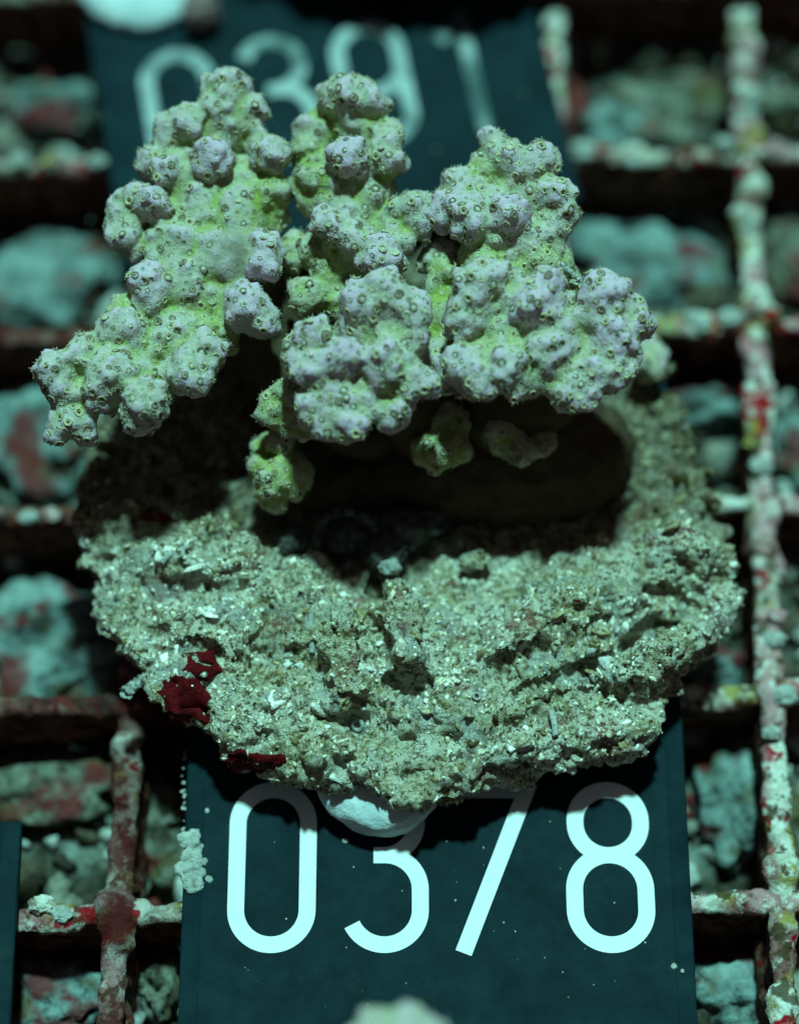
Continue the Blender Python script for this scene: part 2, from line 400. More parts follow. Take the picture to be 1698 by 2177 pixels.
# lumps of pale crust on the bars
lumps = [(1600, 650, .38), (1555, 675, .28), (1490, 690, .22), (1640, 668, .22), (1470, 672, .18), (1240, 318, .30), (1275, 322, .24), (1345, 345, .18), (1540, 305, .22), (1610, 320, .26),
         (1590, 240, .24), (1600, 205, .20), (1575, 450, .22), (1590, 480, .2), (1640, 1360, .26), (1650, 1310, .22), (1670, 1480, .28), (1640, 1560, .2), (90, 1925, .24), (130, 1945, .2), (40, 340, .22), (110, 345, .24), (205, 342, .22), (1615, 990, .24), (1600, 940, .2), (1580, 90, .24), (60, 1100, .2), (110, 1095, .2)]
for k, (px, py, r) in enumerate(lumps):
    c = P(px, py, .05); V0, F0 = ICO4
    V = V0*(1+.45*fbm(V0*1.8+k*2.7, 3, k)+.15*fbm(V0*6+k, 2, k))[:, None]*np.array([r, r*.8, r*.55])
    mk('crust_lump', V+c, F0, TUFT if k % 3 else BM[k % 2], grating, GB)

# ---------------------------------------------------------------- number tags
def ribbon(pts, w, z, closed=False):
    p = np.array(pts, float)
    nx_ = np.roll(p, -1, 0); pv = np.roll(p, 1, 0)
    if not closed: nx_[-1] = p[-1]; pv[0] = p[0]
    t = nx_-pv; t /= np.linalg.norm(t, axis=1)[:, None]; nn = np.stack([-t[:, 1], t[:, 0]], 1)
    m = len(p); a, b = p+nn*w/2, p-nn*w/2
    V = np.concatenate([np.c_[a, np.full(m, z)], np.c_[b, np.full(m, z)], np.c_[a, np.full(m, z-.05)], np.c_[b, np.full(m, z-.05)]])
    Fc = []
    for i in range(m if closed else m-1):
        j = (i+1) % m
        Fc += [(i, i+m, j+m, j), (i, j, j+2*m, i+2*m), (i+m, i+3*m, j+3*m, j+m)]
    if not closed: Fc += [(0, 2*m, 3*m, m), (m-1, 2*m-1, 4*m-1, 3*m-1)]
    return V, Fc

GW, GH, SW = 1.73, 3.50, .33
def arc(cx, cy, rx, ry, a0, a1, n=28):
    return [(cx+rx*math.cos(math.radians(a0+(a1-a0)*k/n)), cy+ry*math.sin(math.radians(a0+(a1-a0)*k/n))) for k in range(n+1)]
def glyph(ch):
    h = GH; a = SW/2; r = GW/2-a; mid = .565*h
    if ch == '0': return [(arc(0, h-a-r, r, r, 0, 180)+arc(0, a+r, r, r, 180, 360), True)]
    if ch == '8':
        r2 = r-.05; hu = (h-a-mid)/2
        return [(arc(0, h-a-min(r2, hu), r2, min(r2, hu), 0, 180)+arc(0, mid+min(r2, hu), r2, min(r2, hu), 180, 360), True), (arc(0, mid-r, r, r, 0, 180)+arc(0, a+r, r, r, 180, 360), True)]
    if ch == '3':
        hu = (h-a-mid)/2
        return [(arc(-.03, mid+hu, r-.04, hu, 155, -90)+[(-.22, mid)], False), ([(-.22, mid)]+arc(0, mid-r, r, r, 90, 0)+arc(0, a+r, r, r, 0, -155), False)]
    if ch == '7': return [([(-r-a, h-a), (r+.02, h-a)], False), ([(r-.03, h-.02), (-r+.02, 0)], False)]
    if ch == '9':
        y0 = .43*h
        return [(arc(0, h-a-r, r, r, 0, 180)+arc(0, y0+r, r, r, 180, 360), True), ([(r, h*.6)]+arc(0, a+r, r, r, 0, -150), False)]
    if ch == '1': return [([(-.55, h-.85), (.10, h-.12)], False), ([(.06, h), (.06, 0)], False)]

def number_tag(text, origin, xdir, z, label, dmat, y0, y1, xl, xr, name='number_tag'):
    """origin = middle of the first digit's top on the plate; xdir = reading direction"""
    ex = np.array([xdir[0], xdir[1]])/np.hypot(xdir[0], xdir[1]); ey = np.array([-ex[1], ex[0]])
    W = lambda x, y, zz: np.c_[origin[0]+x*ex[0]+y*ey[0], origin[1]+x*ex[1]+y*ey[1], zz+0*x]
    base = W(np.array([(xl+xr)/2]), np.array([(y0+y1)/2]), np.array([z-.3]))[0]
    t = thing(name, base, label, 'tag', 'numbered plant tags')
    c = .36; prof = [(xl, z-.30), (xl, z-.09), (xl+.03, z-.065), (xl+c, z-.012), (xl+c+.02, z), (xr-c-.02, z), (xr-c, z-.012), (xr-.03, z-.065), (xr, z-.09), (xr, z-.30)]
    m = len(prof); V = []
    for y in (y0, y0+.04, y1-.04, y1):
        e = .03 if y in (y0, y1) else 0
        V.append(W(np.array([p[0] for p in prof]), np.full(m, y), np.array([p[1]-(e if p[1] > z-.2 else 0) for p in prof])))
    V = np.concatenate(V); Fc = []
    for r in range(3):
        for k in range(m):
            j = (k+1) % m; Fc.append((r*m+k, r*m+j, (r+1)*m+j, (r+1)*m+k))
    Fc += [tuple(range(m))[::-1], tuple(range(3*m, 4*m))]
    mk('plate', V, [f[::-1] for f in Fc], PLATE, t, base, smooth=False)
    for k, ch in enumerate(text):
        Vs, Fs, off = [], [], 0
        for q, (pts, cl) in enumerate(glyph(ch)):
            v, f = ribbon(np.array(pts)+np.array([k*2.215, -GH]), SW, z+.018+.006*q, cl)
            Vs.append(W(v[:, 0], v[:, 1], v[:, 2])); Fs += [tuple(i+off for i in ff) for ff in f]; off += len(v)
        mk('digit', np.concatenate(Vs), Fs, dmat[k] if isinstance(dmat, list) else dmat, t, base, smooth=False)
    return t, base

ZT = .42
o1 = P(583, 1664, ZT); x1 = P(1290, 1664, ZT)-o1
TAG1, TB1 = number_tag('0378', o1, x1, ZT, 'dark teal tag reading 0378 in bright white digits', DIGIT, -7.5, 9.6, -1.76, 8.24)
o2 = P(366, 106, ZT); x2 = P(788, 44, ZT)-o2
TAG2, TB2 = number_tag('0391', o2, x2, ZT, 'blurred dark tag with faded digits 0391 behind the coral', [mat_digit(True, 21, .40), mat_digit(True, 21, .38), mat_digit(True, 33, .42), mat_digit(True, 47, .52)], -5.6, 9.0, -1.85, 8.5)
o3 = P(45, 1745, ZT); 
TAG3, TB3 = number_tag('', o3, np.array([1, .01]), ZT, 'plain dark tag edge cut off by the bottom left corner', DIGIT, -9, 0, -6, 0, 'number_tag')

# pale growth on the edge of the 0378 tag, and bits of grit on its face
def crust(name, pts, mat, parent, base, seed):
    seedV = []
    Vs, Fs, off = [], [], 0
    for k, (px, py, z, r) in enumerate(pts):
        V0, F0 = ICO2
        V = V0*(1+.5*fbm(V0*2+seed+k*1.9, 3, seed+k))[:, None]*np.array([r, r, r*.35])+P(px, py, z); Vs.append(V); Fs.append(F0+off); off += len(V0)
    return mk(name, np.concatenate(Vs), np.concatenate(Fs), mat, parent, base)
pp = [(402+rng.normal()*9+(py-1780)*.10*(1 if py < 1830 else 1), py, ZT-.03, rng.uniform(.05, .16)) for py in np.linspace(1775, 1890, 34)]
pp += [(418+rng.normal()*10, py, ZT-.01, rng.uniform(.04, .12)) for py in np.linspace(1810, 1885, 26)]
crust('bryozoan_crust', pp, TUFT, TAG1, TB1, 3)
pp = [(393+rng.normal()*3-(py-1600)*.03, py, ZT-.1, rng.uniform(.015, .045)) for py in rng.uniform(1600, 1790, 26)]
pp += [(rng.uniform(440, 1430), rng.uniform(1740, 2170), ZT+.01, rng.uniform(.006, .022)) for k in range(34)]
pp += [(733, 1788, ZT+.02, .06), (440, 1724, ZT, .05), (1432, 2055, ZT, .06), (1450, 2065, ZT, .04), (968, 1915, ZT, .025)]
g = crust('grit', pp, TUFT, TAG1, TB1, 5); g['kind'] = 'stuff'
pp = [(rng.uniform(190, 1180), rng.uniform(20, 480), ZT+.01, rng.uniform(.008, .03)) for k in range(60)]
g = crust('grit', pp, TUFT, TAG2, TB2, 6); g['kind'] = 'stuff'

# ---------------------------------------------------------------- the crusted disc that carries the coral
ZD = .34
DC = P(868, 1130, 1.0+ZD); DC[2] = ZD
outl = [(372, 880), (205, 905), (163, 1010), (152, 1140), (200, 1290), (262, 1430), (330, 1500), (432, 1585), (560, 1640), (700, 1690), (860, 1708), (960, 1708), (1090, 1685), (1180, 1655), (1300, 1628), (1380, 1590), (1450, 1485), (1500, 1400), (1562, 1325), (1578, 1230), (1545, 1130), (1508, 990), (1445, 840), (1385, 735)]
ow = np.array([P(x, y, 1.0+ZD) for x, y in outl])-DC
phi = np.arctan2(ow[:, 1], ow[:, 0]); rho = np.hypot(ow[:, 0], ow[:, 1])
for a in np.radians([60, 75, 90, 105, 120]): phi = np.append(phi, a); rho = np.append(rho, 6.35)
od = np.argsort(phi); phi, rho = phi[od], rho[od]
def rad(a): return np.interp(a, np.r_[phi-2*np.pi, phi, phi+2*np.pi], np.r_[rho, rho, rho])
h = .065
gx = np.arange(-7.9, 8.0, h); gy = np.arange(-7.3, 7.4, h); gz = np.arange(.1, 3.1, h)
X, Y = np.meshgrid(gx, gy, indexing='ij'); A = np.arctan2(Y, X); Rr = np.hypot(X, Y); q = Rr/rad(A)
XY = np.stack([X, Y, 0*X], 2)
lower = sstep(.8, -1.2, Y)
top = 1.55+.38*lower*sstep(.95, .55, q)+.12*sstep(.60, .9, q)*sstep(1.02, .9, q)-.75*sstep(.84, .50, np.hypot((X-.9)/1.12, (Y-1.9)*1.2)/6.2)
top = top+.34*fbm(XY*.8+2, 3, 71)+.16*fbm(XY*2.2, 3, 73)
# strata running up to the right on the lower right half, lobes to the left
du = (X*math.cos(math.radians(24))+Y*math.sin(math.radians(24))); dw = -X*math.sin(math.radians(24))+Y*math.cos(math.radians(24))
st_ = np.sin(dw*5.2+1.6*fbm(np.stack([du*.35, dw*.9, 0*X], 2), 2, 77)*2)
top = top+.11*st_*sstep(.5, 2.5, X)*sstep(-.5, -2, Y)
def bumpat(px, py, rx, ry, hh, rot=0.0, z=2.0+ZD):
    c = P(px, py, z)-DC; cr, sr = math.cos(rot), math.sin(rot)
    x, y = X-c[0], Y-c[1]; d = np.hypot((x*cr+y*sr)/rx, (-x*sr+y*cr)/ry)
    return hh*sstep(1.25, .55, d)
top = top+bumpat(855, 1335, .52, 1.15, .6, .12)+bumpat(730, 1400, .55, 1.1, .5)+bumpat(450, 1170, 1.0, .85, .55)+bumpat(310, 1215, .9, .8, .40)+bumpat(450, 1330, 1.0, .9, .25)
top = top+bumpat(1420, 1385, 1.5, .45, .7, .55)+bumpat(1130, 1330, 1.4, .45, .35, .45)+bumpat(1440, 1150, .9, .6, .35)+bumpat(950, 1500, .6, .45, .30)+bumpat(600, 1500, .9, .5, .25)+bumpat(1180, 1540, 1.6, .55, .25, .2)
top = top-bumpat(1400, 1310, .9, .2, .85, .6)-bumpat(870, 1445, .5, .2, .45)-bumpat(420, 1385, .6, .25, .4, -.3)-bumpat(1200, 1430, 1.6, .16, .35, .40)-bumpat(720, 1515, .7, .18, .4)-bumpat(800, 1240, .14, .9, .45, .2)
top = np.maximum(top, .98+.1*fbm(XY*1.7, 2, 75))
side = rad(A)+.18*fbm(np.stack([X, Y, 0*X], 2)*1.2, 3, 79)
F = np.empty((len(gx), len(gy), len(gz)), np.float32)
for k, z in enumerate(gz):
    und = .26*fbm(np.stack([X*1.1, Y*1.1, 0*X+z*2.3], 2), 3, 83)+.12*vn(np.stack([X*3, Y*3, 0*X+z*3.5], 2), 85)
    a = Rr-side+und-.10*math.sin(z*5); b = z-top; c = .55-z+.1*und
    kk = .22; mx = np.maximum(np.maximum(a, b), c)
    F[:, :, k] = mx+kk*np.log(np.exp((a-mx)/kk)+np.exp((b-mx)/kk)+np.exp((c-mx)/kk))
RV, RF = nets(F, (gx[0], gy[0], gz[0]), h); RV = relax(RV, RF, 1, .4); RN = normals(RV, RF)
RV = RV+RN*(.17*fbm(RV*1.7, 3, 91)-.12*np.abs(fbm(RV*1.9+5, 3, 95))+.08*vn(RV*5.5, 93)+.05*vn(RV*10, 97)+.16*vn(RV*1.15+7, 98)-.17*sstep(.25, .65, vn(RV*3.1+2, 99)))[:, None]; RV = RV+DC; RN = normals(RV, RF)
PB = DC+np.array([0, 0, .5])
plug = thing('coral_plug', PB, 'round crusted rock disc lying on the 0378 tag, carrying the branching coral', 'rock disc', 'crusted discs')
def turf_dark(p): return sstep(-.9, .5, p[:, 1]-DC[1]+1.1*fbm(p*.7, 3, 411))  # far half of the disc, dark for brown turf and painted shade
mk('disc', RV, RF, ROCK, plug, PB, attrs={'turf_dark': turf_dark(RV)})
PAL = np.array([(.10, .07, .025), (.20, .15, .065), (.30, .24, .11), (.40, .33, .18), (.48, .41, .26), (.60, .52, .37), (.74, .63, .45), (.66, .62, .55), (.86, .76, .60), (.93, .85, .72)])
def grains(name, n, lo, hi, seed, keep, flat=.6, tail=2.0):
    p, nn = on_surface(RV, RF, n, keep)
    R = rot_to(nn+rng.normal(size=nn.shape)*.35); R[:, :, 2] /= np.linalg.norm(R[:, :, 2], axis=1)[:, None]
    r = lo+(hi-lo)*rng.random(n)**tail
    sc = np.stack([r*rng.uniform(.7, 2.2, n), r*rng.uniform(.6, 1.1, n), r*rng.uniform(.35, .8, n)*flat/.6], 1)
    Vg, Fg, m = scatter(seed, p-nn*r[:, None]*.42, R, sc, .3)
    f = np.clip(.63+.8*fbm(p*.9, 3, 401)+rng.normal(size=n)*.32, 0, .999)
    f = np.clip(f-.5*turf_dark(p), 0, .999); tone = PAL[(f*len(PAL)).astype(int)]*rng.uniform(.7, 1.2, (n, 1))  # grains take the same turf and painted shade
    o = mk(name, Vg, Fg, GRAIN, plug, PB, attrs={'tone': np.repeat(tone, m, 0)}); o['kind'] = 'stuff'; return o
patch = lambda c, sc, sd, a, b: sstep(a, b, fbm(c*sc, 3, sd))
vis = lambda fn, c: (fn@VIEW > -.25)*(fn[:, 2] > -.5)
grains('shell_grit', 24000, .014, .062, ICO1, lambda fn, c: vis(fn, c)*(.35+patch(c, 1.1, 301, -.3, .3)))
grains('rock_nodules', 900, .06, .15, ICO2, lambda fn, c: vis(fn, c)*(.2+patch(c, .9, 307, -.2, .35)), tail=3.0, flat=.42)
# red sponge sheets hugging the flank: skins lifted off the rock, thinning out to the edge
RP = proj(RV)
def sheet(name, cx, cy, rx, ry, mat, lift, rot=0.0, sd=5):
    x, y = RP[:, 0]-cx, RP[:, 1]-cy; cr, sr = math.cos(rot), math.sin(rot)
    d = np.hypot((x*cr+y*sr)/rx, (-x*sr+y*cr)/ry)+.6*fbm(RV*2.2, 4, sd)
    ok = (d < 1.15) & (RN@VIEW > -.1) ; fm = ok[RF].all(1)
    if not fm.any(): return
    Fs = RF[fm]; u, inv = np.unique(Fs, return_inverse=True)
    Vs = relax(RV[u], inv.reshape(Fs.shape), 5, .6)+RN[u]*(lift*sstep(1.1, .7, d[u])-.06*sstep(.9, 1.15, d[u])+.02)[:, None]
    return mk(name, Vs, inv.reshape(Fs.shape), mat, plug, PB)
for a in ((388, 1482, 60, 62, .3, 5), (430, 1415, 42, 40, 0, 9), (530, 1618, 80, 26, -.1, 7), (1228, 1275, 14, 9, 0, 21), (340, 1105, 40, 16, 0, 27)):
    sheet('red_sponge', a[0], a[1], a[2], a[3], SPONGE, .05, a[4], a[5])
# lime tubes and little rings on the rock
def tube(name, pts, r0, r1, mat, parent, base, seg=10, jit=.02):
    p = np.array(pts, float)
    if len(p) > 2:                                   # smooth the path
        for _ in range(3):
            qn = [p[0]]
            for i in range(len(p)-1): qn += [p[i]*.75+p[i+1]*.25, p[i]*.25+p[i+1]*.75]
            p = np.array(qn+[p[-1]])
    t = np.gradient(p, axis=0); t /= np.maximum(np.linalg.norm(t, axis=1), 1e-6)[:, None]
    up = np.array([.13, .21, 1.0]); a = np.cross(t, up); a /= np.linalg.norm(a, axis=1)[:, None]; b = np.cross(t, a)
    m = len(p); rr = np.linspace(r0, r1, m); th = np.linspace(0, 2*np.pi, seg, endpoint=False)
    V = p[:, None]+(a[:, None]*np.cos(th)[None, :, None]+b[:, None]*np.sin(th)[None, :, None])*rr[:, None, None]
    V = V+rng.normal(size=V.shape)*jit*r0
    ii = np.arange(m*seg).reshape(m, seg); nx_ = np.roll(ii, -1, 1)
    Fc = np.stack([ii[:-1], nx_[:-1], nx_[1:], ii[1:]], 2).reshape(-1, 4).tolist()
    Fc += [ii[0].tolist()[::-1], ii[-1].tolist()]
    return mk(name, V.reshape(-1, 3), [f[::-1] for f in Fc], mat, parent, base)
def surf(px, py):
    d = np.hypot(RP[:, 0]-px, RP[:, 1]-py)+np.where(RN@VIEW > 0, 0, 999); i = np.argmin(d); return RV[i], RN[i]
for px, py, r in ((702, 1543, .10), (766, 1541, .11), (740, 1205, .12), (1010, 1480, .07)):
    c, nn = surf(px, py); R = rot_to(nn[None])[0]
    th = np.linspace(0, 2*np.pi, 13); ring = [c+nn*.06+R[:, 0]*r*math.cos(a)+R[:, 1]*r*math.sin(a) for a in th]
    tube('worm_tube', ring, r*.38, r*.38, TUBE, plug, PB, 8)
for (x0, y0_, x1_, y1_, r) in ((1180, 1570, 1172, 1510, .07), (660, 1300, 668, 1390, .07), (345, 1195, 398, 1160, .06)):
    a, na = surf(x0, y0_); b, nb = surf(x1_, y1_)
    tube('worm_tube', [a+na*.04, (a+b)/2+na*.07+rng.normal(size=3)*.04, b+nb*.04], r, r*.8, TUBE, plug, PB, 8, .12)
# the curled tube and the dark stones in the hollow
tube('curled_tube', [P(672, 1165, 2.1), P(676, 1120, 2.3), P(700, 1092, 2.5), P(740, 1085, 2.55), P(780, 1098, 2.45), P(800, 1125, 2.2)], .10, .09, DARKST, plug, PB, 10, .15)
for k, (px, py, z, r, mt) in enumerate(((735, 1140, 1.55, .42, DARKST), (860, 1125, 1.65, .55, DARKST), (905, 1115, 1.7, .35, DARKST), (820, 1175, 1.7, .4, DARKST), (620, 1150, 1.6, .4, DARKST), (560, 1190, 1.7, .35, ROCK), (1010, 1190, 1.75, .26, ROCK), (830, 1205, 1.85, .22, TUFT))):
    V0, F0 = ICO4; V = V0*(1+.5*fbm(V0*1.6+k*3.1, 4, k+50)+.12*fbm(V0*6, 2, k))[:, None]*np.array([r, r*.8, r*.7])
    mk('pebble', V+P(px, py, z+.2), F0, mt, plug, PB)
# little twig standing off the left flank
tw = [P(392, 1405, 1.45), P(355, 1412, 1.6), P(325, 1425, 1.65), P(300, 1448, 1.65), P(268, 1472, 1.65)]
tube('twig', tw, .09, .10, TUFT, plug, PB, 8, .35); tube('twig', [P(330, 1425, 1.65), P(310, 1415, 1.7), P(300, 1408, 1.75)], .07, .05, TUFT, plug, PB, 8, .35)
tube('twig', [P(365, 1420, 1.65), P(350, 1455, 1.65), P(322, 1480, 1.65)], .08, .07, TUFT, plug, PB, 8, .35)
crust('bryozoan_crust', [(268+rng.normal()*8, 1475+rng.normal()*6, 1.65, rng.uniform(.04, .09)) for k in range(9)]+[(350+rng.normal()*18, 1412+rng.normal()*12, 1.65, rng.uniform(.04, .1)) for k in range(14)], TUFT, plug, PB, 61)

# ---------------------------------------------------------------- blobs of putty
def blob_mesh(blobs, h, k=.12, fine=.02, seed=1, nz=.06):
    B = np.array(blobs, float); c, r = B[:, :3], B[:, 3]
    lo = (c-r[:, None]).min(0)-.35; hi = (c+r[:, None]).max(0)+.35
    ax = [np.arange(lo[i], hi[i]+h, h) for i in range(3)]
    G = np.stack(np.meshgrid(*ax, indexing='ij'), 3).astype(np.float32)
    acc = np.zeros(G.shape[:3], np.float32)
    for i in range(len(B)):
        a0 = np.maximum(((c[i]-r[i]-7*k-lo)/h).astype(int), 0); a1 = ((c[i]+r[i]+7*k-lo)/h).astype(int)+2
        sl = tuple(slice(a0[q], max(a1[q], 0)) for q in range(3)); g = G[sl]
        if g.size: acc[sl] += np.exp(-np.maximum(np.sqrt(((g-c[i].astype(np.float32))**2).sum(3))-r[i], -2.5)/k)
    F = -k*np.log(np.maximum(acc, 8e-4))+nz*fbm(G*2.2, 2, seed)
    V, Q = nets(F, lo, h); V = relax(V, Q, 1, .4); N = normals(V, Q)
    return V+N*(fine*fbm(V*6, 3, seed+3))[:, None], Q
def W3(px, py, z, r): return (*P(px, py, z), r)
def putty(blobs, label, seed, flat=.6, z0=ZT):
    V, Q = blob_mesh([W3(*b) for b in blobs], .08, .18, .03, seed, .05); V[:, 2] = z0+(V[:, 2]-z0)*flat
    base = V.mean(0); base[2] = V[:, 2].min()
    o = mk('epoxy_putty', V, Q, PUTTY, base=tuple(base)); tag(o, label, 'putty', 'putty under the discs'); return o
putty([(745, 1680, 1.35, .34), (785, 1695, 1.35, .42), (830, 1696, 1.35, .44), (870, 1686, 1.35, .36), (900, 1668, 1.35, .24), (715, 1662, 1.35, .26), (690, 1640, 1.35, .15), (800, 1728, .75, .34), (850, 1722, .75, .34), (760, 1708, .75, .28), (815, 1690, .7, .4), (830, 1640, 1.4, .5), (780, 1640, 1.4, .5)], 'white putty bulging below the disc onto the 0378 tag', 3, .62)
putty([(250, -28, .9, .72), (300, -18, .9, .80), (350, -28, .9, .68), (290, -80, .9, .9), (210, -40, .9, .45)], 'bright white putty blob on the faded upper tag', 5, .38)
c = P(428, 22, .9); V0, F0 = ICO4; V = V0*(1+.3*fbm(V0*2, 3, 9))[:, None]*np.array([.42, .38, .5])+c
tag(mk('pink_nodule', V, F0, PINK, base=tuple(c)), 'small pinkish nodule right of the upper putty blob', 'nodule')

# ---------------------------------------------------------------- the coral
def zA(py): return 6.0-1.4*(py-200)/650
A_ = [(483, 190, 42, .1), (455, 185, 24, .1), (512, 182, 22, .1), (498, 170, 18, .1), (536, 238, 32, .15), (468, 228, 42, .2), (368, 285, 40, 0), (398, 258, 34, .1), (352, 300, 22, 0), (483, 275, 55, .15), (430, 290, 50, .1),
      (452, 335, 40, .75, 1), (575, 325, 38, .1), (552, 300, 26, .1), (333, 344, 34, 0), (352, 362, 30, .1), (315, 352, 20, -.1), (575, 410, 44, -.2, 2), (580, 460, 36, -.4, 2), (276, 446, 38, 0), (290, 420, 26, .1), (326, 432, 32, .45, 1), (264, 494, 32, -.1), (252, 475, 18, -.1), (297, 534, 28, -.2),
      (414, 385, 85, -.1), (433, 455, 95, -.15), (500, 470, 80, 0), (395, 535, 92, -.1), (480, 555, 88, 0), (510, 400, 70, -.1), (563, 530, 36, .5, 1), (563, 562, 32, .45, 1), (617, 543, 34, -.4, 2), (630, 520, 22, -.4, 2),
      (312, 600, 40, .2, 1), (320, 632, 30, .1), (395, 610, 80, 0), (525, 652, 46, .25, 1), (500, 625, 50, .1), (563, 690, 28, 0), (545, 675, 30, .1), (452, 645, 62, 0), (264, 652, 24, -.1, 2), (250, 668, 16, -.1, 2),
      (262, 706, 48, .1), (287, 745, 58, .15), (186, 742, 34, .1), (172, 760, 26, .1), (119, 785, 40, .1), (100, 800, 22, .05), (138, 836, 36, .2), (215, 832, 42, .3), (240, 795, 46, .2), (282, 800, 60, .2), (310, 855, 46, .3), (295, 893, 34, .25), (330, 845, 30, .2),
      (158, 886, 42, -.1), (123, 913, 24, -.1), (180, 917, 24, -.1), (375, 722, 60, .1), (406, 788, 44, .3), (433, 755, 44, .25), (373, 792, 34, .3), (463, 706, 44, -.1, 2), (420, 812, 26, .3), (345, 700, 50, .1)]
B_ = [(746, 208, 46, .2), (709, 212, 32, .2), (782, 214, 28, .2), (800, 232, 24, .1), (720, 195, 22, .15), (765, 192, 22, .15), (751, 256, 52, .2), (741, 328, 38, .75, 1), (762, 355, 26, .65, 1), (722, 345, 22, .6, 1), (661, 285, 36, -.2), (645, 275, 18, -.25), (661, 330, 42, -.2, 2), (667, 378, 42, -.2, 2), (677, 426, 40, -.2, 2), (690, 260, 26, -.2, 2),
      (831, 286, 27, .1), (820, 330, 36, .15), (838, 345, 24, .1), (805, 300, 40, 0), (725, 399, 60, .1), (788, 400, 50, .05), (773, 436, 55, .1), (709, 479, 34, .35), (730, 447, 55, .1), (690, 470, 26, .2), (879, 444, 38, 0), (900, 432, 20, 0), (894, 479, 26, .05), (845, 470, 36, -.2),
      (757, 516, 34, .3), (810, 553, 44, .45, 1), (836, 516, 34, .2), (672, 532, 38, -.4, 2), (656, 627, 34, -.2, 2), (698, 574, 38, -.3, 2), (645, 645, 22, -.2, 2), (690, 620, 34, -.4, 2), (780, 500, 50, 0), (770, 575, 50, -.2, 2), (730, 535, 40, -.2, 2), (720, 640, 40, -.5, 2)]
C_ = [(1053, 304, 27, .15), (1069, 330, 36, .2), (1040, 290, 14, .1), (1149, 336, 29, .2), (1165, 345, 20, .15), (1027, 357, 28, .1, 2), (1106, 388, 65, .15), (1144, 426, 58, .2), (1181, 412, 34, .1), (1197, 447, 28, 0), (1181, 479, 34, 0), (1120, 350, 36, .15), (1090, 345, 34, .15),
      (969, 388, 31, .1), (953, 445, 37, .15), (932, 463, 26, .1), (985, 410, 30, .1), (1038, 447, 65, .2), (1053, 508, 52, .3), (1106, 518, 52, .3), (1000, 468, 46, .2), (1149, 535, 38, 0, 2), (1016, 545, 40, -.1, 2), (1080, 560, 50, -.2, 2), (1165, 510, 30, .05), (1010, 420, 36, .15), (975, 440, 32, .25, 1), (1085, 455, 40, .45, 1), (1030, 575, 40, -.1, 2), (1090, 590, 44, -.15, 2), (1150, 575, 36, -.2, 2), (1190, 560, 28, -.4, 2), (1195, 610, 30, -.5, 2), (1225, 630, 30, -.5, 2)]
D_ = [(1006, 606, 40, .25), (1000, 653, 44, .3), (1138, 652, 46, .55, 1), (1165, 602, 31, .3, 1), (1080, 627, 58, .2), (1040, 590, 36, .2), (1292, 625, 42, .35, 1), (1270, 605, 24, .3, 1), (1308, 720, 44, .55, 1), (1366, 696, 22, .1), (1345, 680, 28, .2), (1330, 655, 30, .2), (1223, 680, 58, .1), (1212, 733, 60, .2), (1265, 665, 44, .2),
      (1053, 733, 64, .25), (1106, 706, 58, .25), (995, 775, 42, .35), (990, 812, 32, .3), (1032, 823, 27, .35), (1014, 800, 34, .3), (1075, 781, 44, .35), (1112, 810, 31, .35), (1144, 775, 40, .25), (1090, 820, 24, .3), (1212, 832, 42, .2), (1186, 807, 34, .2), (1244, 842, 25, .2), (1226, 852, 22, .2), (1260, 791, 42, .25), (1308, 788, 36, .2), (1330, 765, 26, .2), (1170, 700, 46, .2), (1160, 745, 46, .2), (970, 780, 22, .3), (985, 690, 36, .2)]
E_ = [(767, 646, 42, .25, 1), (863, 652, 42, .3, 1), (880, 670, 26, .25), (815, 618, 44, .15), (804, 682, 64, .25), (847, 712, 50, .3), (880, 720, 28, .25), (656, 749, 52, .2), (667, 712, 36, .15), (636, 760, 30, .15), (672, 791, 38, .25), (645, 785, 26, .2), (735, 758, 38, .55, 1), (815, 775, 46, .45), (840, 750, 42, .35), (762, 712, 50, .2), (762, 812, 58, .2), (889, 808, 28, .3), (905, 825, 20, .3), (875, 822, 24, .3),
      (682, 858, 40, .25), (709, 890, 38, .3), (751, 903, 31, .3), (668, 885, 24, .25), (735, 922, 18, .25), (690, 915, 18, .25), (841, 863, 30, .05), (831, 893, 26, 0), (725, 840, 48, .2), (790, 860, 36, .1), (850, 800, 40, .2)]
ST_ = [(932, 547, 30, 0), (950, 585, 32, -.1, 2), (935, 630, 38, -.3, 2), (948, 680, 44, -.3, 2), (930, 700, 34, -.2, 2), (940, 740, 46, -.3), (950, 785, 40, -.3), (920, 770, 34, -.4), (910, 560, 20, -.2, 2), (965, 565, 22, -.2, 2)]
L_ = [(619, 839, 30, 0, 2), (585, 862, 28, -.2, 2), (613, 887, 34, -.2, 2), (650, 905, 26, -.2, 2), (570, 885, 18, -.2, 2)]
K_ = [(606, 915, 26, .85, 2), (598, 938, 26, .5, 2), (571, 962, 30, 0, 2), (603, 1008, 42, .1, 2), (576, 1025, 36, .05, 2), (630, 1000, 30, .05, 2), (582, 1060, 28, -.2, 2), (560, 990, 26, 0, 2), (618, 1035, 26, .05, 2)]
G_ = [(953, 892, 36, 0, 2), (950, 925, 34, 0, 2), (916, 958, 36, .0, 2), (958, 956, 34, .0, 2), (935, 975, 26, .0, 2), (1069, 918, 36, -.1, 2), (1112, 960, 26, -.2, 2), (1145, 940, 26, -.2, 2), (1085, 945, 28, -.1, 2), (1101, 862, 28, .1, 3)]
CB = np.array([*P(1000, 985, 1.2)]); CB[2] = 1.0
coral = thing('branching_coral', CB, 'knobbly grey green branching coral with mauve tips growing on the crusted disc', 'coral')

